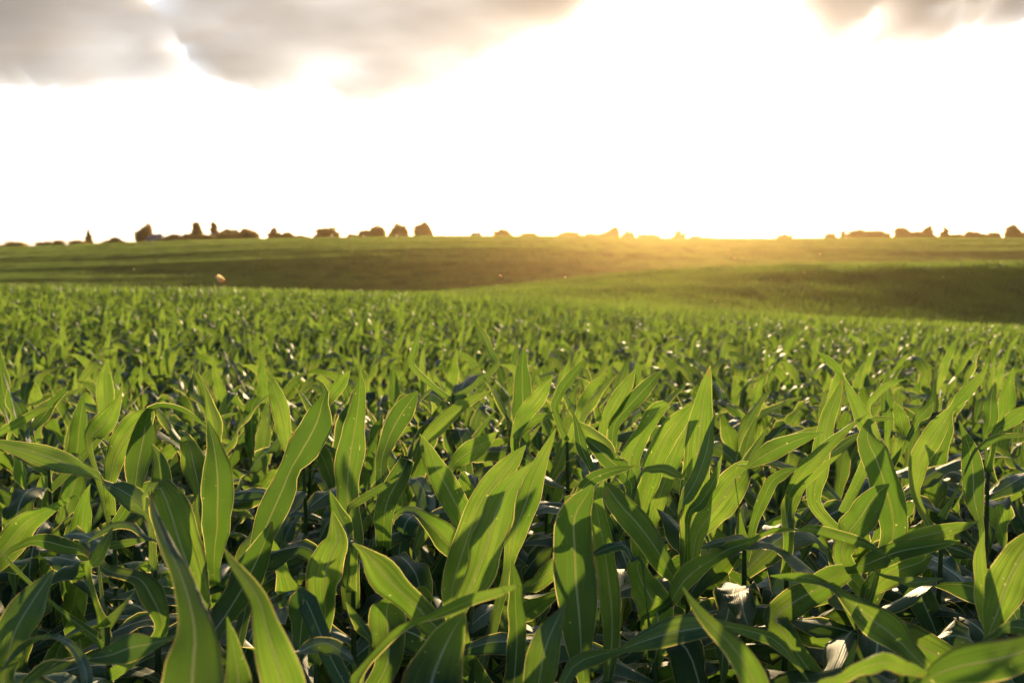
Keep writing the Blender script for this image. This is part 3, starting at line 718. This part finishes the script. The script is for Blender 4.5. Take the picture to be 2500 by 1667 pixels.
ip = ng.nodes.new('GeometryNodeInstanceOnPoints'); ci = ng.nodes.new('GeometryNodeCollectionInfo')
ci.inputs['Collection'].default_value = lib; ci.inputs['Separate Children'].default_value = True; ci.inputs['Reset Children'].default_value = True
def nattr(nm, ty):
    a = ng.nodes.new('GeometryNodeInputNamedAttribute'); a.data_type = ty; a.inputs['Name'].default_value = nm; return a.outputs[0]
ng.links.new(gi.outputs[0], ip.inputs['Points']); ng.links.new(ci.outputs[0], ip.inputs['Instance'])
ip.inputs['Pick Instance'].default_value = True
ng.links.new(nattr('idx', 'INT'), ip.inputs['Instance Index'])
ng.links.new(nattr('rot', 'FLOAT_VECTOR'), ip.inputs['Rotation'])
ng.links.new(nattr('scl', 'FLOAT'), ip.inputs['Scale'])
ng.links.new(ip.outputs[0], go.inputs[0])
md = crop.modifiers.new('crop', 'NODES'); md.node_group = ng
print('plants', len(BX), 'near end', NEAR_END, 'mid', n1, 'patches', n2)

# ------------------------------------------------------------------ trees on the horizon
def crown_geo(r, w, h, shape, n, leaf):
    """leaf clumps through the volume of a crown w wide and h high standing on z=0"""
    lobes = []
    if shape == 'cone':
        for i in range(9):
            q = i / 8; lobes.append((r.normal(0, .05 * w), r.normal(0, .05 * w), h * (.08 + .86 * q), w * .5 * (1 - q * .88), w * .5 * (1 - q * .88), h * .12))
    elif shape == 'column':
        for i in range(7):
            q = i / 6; rr = w * .5 * (1 - .45 * q); lobes.append((r.normal(0, .06 * w), r.normal(0, .06 * w), h * (.12 + .76 * q), rr, rr, h * .16))
    elif shape == 'flat':
        for i in range(9):
            a = r.uniform(0, 6.28); d = r.uniform(0, .34) * w
            lobes.append((d * math.cos(a), d * math.sin(a), h * r.uniform(.60, .76), w * r.uniform(.16, .24), w * r.uniform(.16, .24), h * .24))
    else:
        lobes.append((0, 0, h * .5, w * .26, w * .26, h * .36))
        for i in range(26):
            a = i * 2.4 + r.normal(0, .3); e = math.asin(r.uniform(0, 1)); q = r.uniform(.7, 1.05); ce = math.cos(e) ** .9
            lobes.append((.36 * w * ce * math.cos(a) * q, .36 * w * ce * math.sin(a) * q, h * (.14 + .68 * math.sin(e) * q), w * r.uniform(.12, .19), w * r.uniform(.12, .19), h * r.uniform(.12, .19)))
    L = np.array(lobes); i = r.integers(0, len(L), n)
    v = unit(r.normal(0, 1, (n, 3))) * (r.uniform(.25, 1.0, (n, 1)) ** .45) * r.uniform(.85, 1.1, (n, 1))
    c = L[i, :3] + v * L[i, 3:]
    c[:, 2] = np.maximum(c[:, 2], .05)
    nn = unit(r.normal(0, 1, (n, 3))); a = unit(np.cross(nn, r.normal(0, 1, (n, 3)))); b = np.cross(nn, a)
    s = leaf * r.uniform(.6, 1.3, (n, 1))
    V = np.stack([c - a * s, c + b * s * .55, c + a * s, c - b * s * .55], 1).reshape(-1, 3)
    Q = np.arange(4 * n).reshape(n, 4)
    return V, Q, np.zeros((4 * n, 2))

def at_px(px, Y): return (px - 1250) / F_PX * Y
def top_z(py, Y): return EYE - (py - 596) / F_PX * Y

def horizon_tree(name, label, px, top, wpx, shape, Y, mat=None, cat='tree', group='trees along the far crest'):
    r = np.random.default_rng(int(px * 7 + top))
    x = at_px(px, Y); zg = gz(x, Y); H = top_z(top - 3.5, Y) - zg; w = (wpx + 7) / F_PX * Y
    root = link(bpy.data.objects.new(name, None)); root.location = (x, Y, zg)
    tag(root, label, cat, group)
    mat = mat or M_foliage
    th = H * (.42 if shape == 'flat' else .22)
    if shape == 'bush': th = H * .12; ch0 = 0.0
    else: ch0 = H * (.25 if shape == 'flat' else .0)
    n = int(np.clip(w * H * 60, 700, 6000))
    V, Q, U = crown_geo(r, w * 1.06, (H - ch0) * 1.04, shape, n, .42)
    V[:, 2] += ch0
    link(bpy.data.objects.new('crown', mesh_np('crown', V, Q, None, mat, False)), root)
    b = Bag(); rr = max(.12, min(.35, H * .03))
    b.add(*tube([(0, 0, -.3), (.05, 0, th * .5), (0, .1, th), (.1, 0, H * .6), (0, 0, H * .8)], [rr * 1.3, rr, rr * .8, rr * .45, rr * .15], 8))
    for k in range(6):
        a = r.uniform(0, 6.28); z0 = th * r.uniform(.8, 1.2); L = w * .34
        b.add(*tube([(0, 0, z0), (L * .45 * math.cos(a), L * .45 * math.sin(a), z0 + H * .16), (L * math.cos(a), L * math.sin(a), z0 + H * .30)], [rr * .5, rr * .3, rr * .08], 5))
    link(bpy.data.objects.new('trunk', b.mesh('trunk', M_bark)), root)

TREES = [
 ('conifer', 'small pale pointed conifer alone at far left of the crest', 222, 566, 19, 'cone', 520, 'p'),
 ('tree', 'umbrella-shaped tree leaning over the grey roofed house at left', 360, 547, 44, 'round', 500, ''),
 ('tree', 'slender tree with a round head, nearer the left house of the slender pair', 484, 549, 25, 'column', 500, ''),
 ('tree', 'slimmest tree with a small round head, beside the wide pale tree', 528, 549, 17, 'column', 505, ''),
 ('tree', 'wide flat-topped tree with thin pale foliage', 566, 557, 42, 'round', 515, 'p'),
 ('tree', 'dark dome-shaped tree right of the pale flat-topped tree', 607, 556, 58, 'round', 495, ''),
 ('tree', 'dark tree with a peaked top between the low dome and a small bush', 673, 559, 36, 'round', 495, ''),
 ('tree', 'lopsided tree with a sharp peak at left, standing apart', 800, 554, 62, 'round', 490, ''),
 ('tree', 'left and lower tree of the dark clump left of centre', 922, 553, 46, 'round', 490, ''),
 ('tree', 'middle tree of the dark clump left of centre', 975, 547, 46, 'round', 492, ''),
 ('tree', 'largest dome-shaped dark tree, right end of the dark clump', 1034, 543, 50, 'round', 490, ''),
 ('tree', 'low rounded tree just right of the small central roof', 1226, 561, 50, 'round', 485, ''),
 ('tree', 'orange-lit tree with a peaked top near the middle of the crest', 1496, 556, 38, 'round', 485, ''),
 ('tree', 'orange-lit low tree joined to the right of the peaked one', 1532, 565, 32, 'round', 485, ''),
 ('tree', 'squarish orange-lit tree left of the two small roofs', 1656, 567, 36, 'round', 490, ''),
 ('conifer', 'tiny thin conifer alone on the bare crest right of the glow', 1927, 571, 7, 'cone', 500, 'p'),
 ('tree', 'squarish small tree at the left end of the right-hand group', 2026, 568, 28, 'round', 495, ''),
 ('tree', 'narrow small tree left of the long hedge-topped building', 2054, 568, 13, 'column', 495, ''),
 ('tree', 'round tree with a sunlit hole in its crown', 2197, 556, 46, 'round', 490, 'p'),
 ('tree', 'round dark tree, second right of the long building', 2259, 554, 42, 'round', 490, ''),
 ('tree', 'pointed small tree right of the round dark tree', 2302, 560, 32, 'cone', 490, ''),
 ('tree', 'low wide rounded tree in the right-hand group', 2367, 567, 46, 'round', 490, ''),
 ('tree', 'tall round-headed tree near the right edge of the crest', 2466, 546, 38, 'round', 488, ''),
]
for nm, lab, px, top, w, sh, Y, f in TREES:
    horizon_tree(nm, lab, px, top, w, sh, Y, M_foliage_pale if f == 'p' else None)
BUSHES = [
 ('low bush at the very left of the crest', 40, 595, 60), ('small bush left of the pale conifer', 118, 594, 40), ('tiny dark bush just left of the pale conifer', 150, 591, 22),
 ('low bush at the foot of the pale conifer', 196, 590, 34), ('flat pale bush between the conifer and the umbrella tree', 284, 585, 44),
 ('low bush right of the left house', 420, 578, 34), ('rounded bush over the tiny grey roof', 434, 574, 26), ('bush left of the first slender tree', 462, 575, 38),
 ('dark bush between the slender trees', 506, 573, 40), ('dark bush below the pale flat-topped tree', 556, 572, 44), ('small dark bush right of the peaked tree', 702, 570, 30),
 ('long low hedge trailing right toward the lopsided tree', 735, 579, 44), ('small bush right of the lopsided tree', 862, 575, 22), ('bush at the left foot of the dark clump', 893, 567, 34),
 ('long low bush right of the central rounded tree', 1290, 570, 36), ('flat bush left of the orange-lit trees', 1388, 570, 56), ('small flat bush beside the orange-lit trees', 1440, 572, 30),
 ('low bush touching the peaked orange-lit tree on its left', 1474, 572, 30), ('long low orange-lit hedge falling away right', 1580, 575, 56), ('low bush at the foot of the tiny thin conifer', 1912, 576, 26),
 ('hedge in front of the long building, left half', 2092, 565, 46), ('hedge in front of the long building, right half', 2136, 563, 50),
 ('small dark bush between the two round trees', 2229, 568, 30), ('low bush right of the pointed tree', 2328, 573, 28), ('low bush left of the tall round-headed tree', 2418, 571, 34),
 ('flat bush behind the low wide tree', 2392, 575, 30), ('dark bush at the right edge of the crest', 2496, 570, 34)]
for lab, px, top, w in BUSHES:
    horizon_tree('bush', lab, px, top - 2, w * 1.25, 'bush', 478 + (px * 13 % 9), cat='bush', group='bushes along the far crest')

# ------------------------------------------------------------------ houses on the horizon
def box_geo(x0, x1, y0, y1, z0, z1):
    V = np.array([(x, y, z) for z in (z0, z1) for (x, y) in ((x0, y0), (x1, y0), (x1, y1), (x0, y1))], float)
    Q = np.array([(0, 3, 2, 1), (4, 5, 6, 7), (0, 1, 5, 4), (1, 2, 6, 5), (2, 3, 7, 6), (3, 0, 4, 7)])
    return V, Q, np.zeros((8, 2))

def house(label, px, top, wpx, Y, depth=8.0, hip=.18):
    x = at_px(px, Y); zg = gz(x, Y); H = top_z(top, Y) - zg; w = wpx / F_PX * Y
    root = link(bpy.data.objects.new('house', None)); root.location = (x, Y, zg); tag(root, label, 'house', 'houses beyond the far crest')
    we = H * .55; hw = w / 2; hd = depth / 2
    wall = link(bpy.data.objects.new('wall', mesh_np('wall', *box_geo(-hw * .94, hw * .94, -hd * .9, hd * .9, -.4, we)[:2], None, M_wall, False)), root)
    rV = np.array([(-hw, -hd, we), (hw, -hd, we), (hw, hd, we), (-hw, hd, we), (-hw + w * hip, 0, H), (hw - w * hip, 0, H)]
                  + [(-hw, -hd, we - .2), (hw, -hd, we - .2), (hw, hd, we - .2), (-hw, hd, we - .2)], float)
    rF = [(0, 1, 5, 4), (2, 3, 4, 5), (1, 2, 5, 5), (3, 0, 4, 4), (6, 7, 1, 0), (7, 8, 2, 1), (8, 9, 3, 2), (9, 6, 0, 3), (9, 8, 7, 6)]
    me = bpy.data.meshes.new('roof'); me.from_pydata([tuple(v) for v in rV], [], [tuple(dict.fromkeys(f)) for f in rF]); me.materials.append(M_roof)
    roof = link(bpy.data.objects.new('roof', me), root)
    V, Q, U = box_geo(hw * .3, hw * .3 + .7, .3, 1.0, H * .8, H + .35)
    link(bpy.data.objects.new('chimney', mesh_np('chimney', V, Q, None, M_brick, False)), roof)
    for k in (-.5, .5):
        V, Q, U = box_geo(k * hw - .5, k * hw + .5, -hd * .9 - .03, -hd * .9 + .05, we * .4, we * .8)
        link(bpy.data.objects.new('window', mesh_np('window', V, Q, None, M_glass, False)), root)

house('grey roofed house under the umbrella-shaped tree', 386, 571, 42, 492)
house('tiny grey roofed house behind the rounded bush', 432, 580, 14, 486)
house('grey roofed house between the slender trees and the pale one', 530, 571, 40, 500)
house('small grey roofed house alone left of the central rounded tree', 1163, 567, 30, 480)
house('left one of the two small roofs beside the squarish orange-lit tree', 1696, 575, 30, 484)
house('right one of the two small roofs beside the squarish orange-lit tree', 1722, 578, 30, 480)
house('long low mauve-roofed building behind the hedge on the right', 2112, 567, 84, 500, hip=.05)

# ------------------------------------------------------------------ insects in the air
def insect(label, px, py, d, L, ang, name='flying_insect'):
    p = unproj(px, py, d); r = np.random.default_rng(int(px))
    root = link(bpy.data.objects.new(name, None)); root.location = tuple(p); root.rotation_euler = (r.uniform(-.3, .3), ang, r.uniform(-.4, .4))
    tag(root, label, 'insect', 'insects flying over the corn')
    xs = np.array([-.5, -.42, -.3, -.1, .05, .15, .25, .32, .42, .5]) * L
    rd = np.array([.004, .03, .045, .055, .04, .07, .06, .03, .045, .006]) * L
    b = Bag(); b.add(*tube(np.stack([xs, xs * 0, -.04 * L * np.cos(xs / L * 4)], 1), rd, 8))
    for s in (-1, 1):
        for k in (-.05, .1, .22):
            b.add(*tube([(k * L, 0, -.04 * L), ((k + .04) * L, s * .14 * L, -.14 * L), ((k - .1) * L, s * .20 * L, -.34 * L)], [.008 * L, .007 * L, .004 * L], 4))
    link(bpy.data.objects.new('body', b.mesh('insect_body', M_body)), root)
    for s in (-1, 1):
        for (k, wl, el) in ((.14, .62, .9), (.04, .46, .6)):
            t = np.linspace(0, 1, 9)
            P = np.stack([k * L - t * wl * L * .62, s * t * wl * L * .55, .04 * L + t * wl * L * el], 1)
            w = L * .13 * np.interp(t, [0, .2, .7, .93, 1], [.12, .6, 1, .6, .05])
            V, Q, U = ribbon(P, w, np.tile([1.0, 0, .3], (9, 1)), 4, fold=.1, ruff=.1)
            link(bpy.data.objects.new('wing', mesh_np('wing', V, Q, U, M_wing)), root)

insect('large blurred orange insect flying before the dark hillside at left', 546, 688, 1.5, .022, R(-25))
SPECKS = [('tiny insect upper left of the large one, over the left hillside', 328, 659, 3, .008), ('bright speck of an insect high on the hillside left of centre', 948, 608, 4, .006),
 ('thin slanting insect over the dark hillside at centre', 1226, 675, 2.6, .015), ('small insect on the ridge line right of centre', 1380, 679, 3, .010),
 ('upper speck of an insect in the orange glow', 1778, 610, 4, .007), ('lower speck of an insect in the orange glow', 1795, 631, 4, .009), ('insect high on the lit hillside at right', 2001, 622, 3.5, .010),
 ('insect just under the right ridge line', 1965, 667, 4, .009), ('insect over the brown slope right of the glow', 1884, 684, 4, .008), ('left one of two specks low in the orange glow', 1745, 735, 3.5, .006),
 ('right one of two specks low in the orange glow', 1764, 743, 3.5, .006), ('insect over the dark slope at far right', 2303, 678, 4, .009)]
for k, (lab, px, py, d, L) in enumerate(SPECKS): insect(lab, px, py, d, L, R(40 * math.sin(k * 2.3)))

# ------------------------------------------------------------------ clouds: thick bodies of vapour far away
def fbm(x, y, seed, oct=5):
    r = np.random.default_rng(seed); out = np.zeros_like(x); amp = 1.0; tot = 0
    for o in range(oct):
        f = 2.0**o; g = r.random((64, 64)); xx = x * f + 13.7 * o; yy = y * f + 7.1 * o
        i = np.floor(xx).astype(int); j = np.floor(yy).astype(int); a = xx - i; b = yy - j
        a = a * a * (3 - 2 * a); b = b * b * (3 - 2 * b)
        G = lambda p, q: g[p % 64, q % 64]
        out += amp * ((G(i, j) * (1 - a) + G(i + 1, j) * a) * (1 - b) + (G(i, j + 1) * (1 - a) + G(i + 1, j + 1) * a) * b)
        tot += amp; amp *= .5
    return out / tot

def cloud(label, xs, bot, holes, x0, x1, y_top, Y, T, dens, seed, soft=70):
    step = 7.0
    px, py = np.meshgrid(np.arange(x0, x1 + step, step), np.arange(y_top, 290, step))
    wob = (fbm(px / 90, py / 90, seed) - .5) * 46 + (fbm(px / 30, py / 30, seed + 9) - .5) * 34
    d = np.interp(px, xs, bot) - py + wob
    d = np.minimum(d, np.minimum(px - x0 - 12, x1 - 12 - px) * 1.0); d = np.minimum(d, (py - y_top) * 1.0 - 8)
    t = np.clip(d / soft, 0, 1) ** .6
    body = .60 + 1.2 * (fbm(px / 260, py / 90, seed + 3) - .33) + np.clip((130 - py) / 420, 0, .6)
    for hx, hy, hr, hs in holes:
        q = np.hypot((px - hx), (py - hy)) / hr
        body *= 1 - hs * np.exp(-q**2.5)
    t = t * np.clip(body, 0, 3); t[t < .004] = 0
    h, w = t.shape
    X = (px - 1250) / F_PX * Y; Zc = EYE + (596 - py) / F_PX * Y
    th = t * T
    vf = np.stack([X, Y - th * .5, Zc], -1).reshape(-1, 3); vb = np.stack([X, Y + th * .5, Zc], -1).reshape(-1, 3)
    tf = t.ravel(); n = h * w
    i = (np.arange(h - 1)[:, None] * w + np.arange(w - 1)[None, :]).ravel()
    q = np.stack([i, i + 1, i + w + 1, i + w], 1); q = q[(tf[q] > 0).any(1)]
    bi = np.where(tf > 0, np.arange(n) + n, np.arange(n))
    Q = np.concatenate([q[:, ::-1], bi[q]]); Vv = np.concatenate([vf, vb])
    used = np.unique(Q); remap = np.zeros(2 * n, int); remap[used] = np.arange(len(used))
    m = bpy.data.materials.new('cloud_vapour'); m.use_nodes = True; tt = m.node_tree; tt.nodes.clear()
    v = N(tt, 'ShaderNodeVolumePrincipled'); v.inputs['Density'].default_value = dens; v.inputs['Anisotropy'].default_value = 0.3
    v.inputs['Color'].default_value = (.72, .71, .72, 1)
    out = N(tt, 'ShaderNodeOutputMaterial'); tt.links.new(v.outputs[0], out.inputs['Volume'])
    o = link(bpy.data.objects.new('cloud', mesh_np('cloud', Vv[used], remap[Q], None, m)))
    tag(o, label, 'cloud', 'grey clouds high in the sky')

CY = 4000.0
cloud('large warm grey cloud bank across the upper left sky',
      [-500, 0, 60, 250, 330, 420, 470, 500, 560, 640, 720, 810, 835, 950, 1080, 1180, 1260, 1350, 1400, 1500],
      [195, 218, 228, 244, 230, 212, 186, 192, 212, 240, 236, 226, 258, 264, 246, 178, 130, 92, 50, -60],
      [(410, 12, 34, 1), (455, 130, 24, .95), (482, 160, 20, .9), (380, 0, 24, .9)], -500, 1500, -420, CY, 420, 0.0045, 4, soft=30)
cloud('pale ragged cloud in the upper right sky', [1900, 1945, 1975, 2040, 2100, 2160, 2230, 2270, 2310, 2335, 2350, 2360, 2420],
      [-150, 40, 120, 156, 146, 146, 140, 112, 96, 75, 20, -100, -200], [(2115, 72, 34, 1), (2085, 90, 26, .9), (2150, 20, 20, .5), (2310, 20, 18, .9)], 1890, 2420, -260, CY, 380, 0.0047, 21, soft=30)
cloud('small grey cloud wisp at the top right corner', [2330, 2345, 2370, 2410, 2450, 2490, 2510, 2560], [-100, 30, 80, 94, 72, 50, -20, -200], [], 2325, 2560, -200, CY, 380, 0.0062, 33, soft=26)

# ------------------------------------------------------------------ haze
m = bpy.data.materials.new('haze_air'); m.use_nodes = True; t = m.node_tree; t.nodes.clear()
v = N(t, 'ShaderNodeVolumePrincipled'); v.inputs['Density'].default_value = 0.00010; v.inputs['Anisotropy'].default_value = 0.87
v.inputs['Color'].default_value = (1.0, .68, .36, 1)
out = N(t, 'ShaderNodeOutputMaterial'); t.links.new(v.outputs[0], out.inputs['Volume'])
zmin = float(Z.min()) - 1.0
V, Q, U = box_geo(-5400, 5400, -700, 7000, zmin, 24)
haze = link(bpy.data.objects.new('haze', mesh_np('haze', V, Q, None, m, False))); tag(haze, kind='stuff')
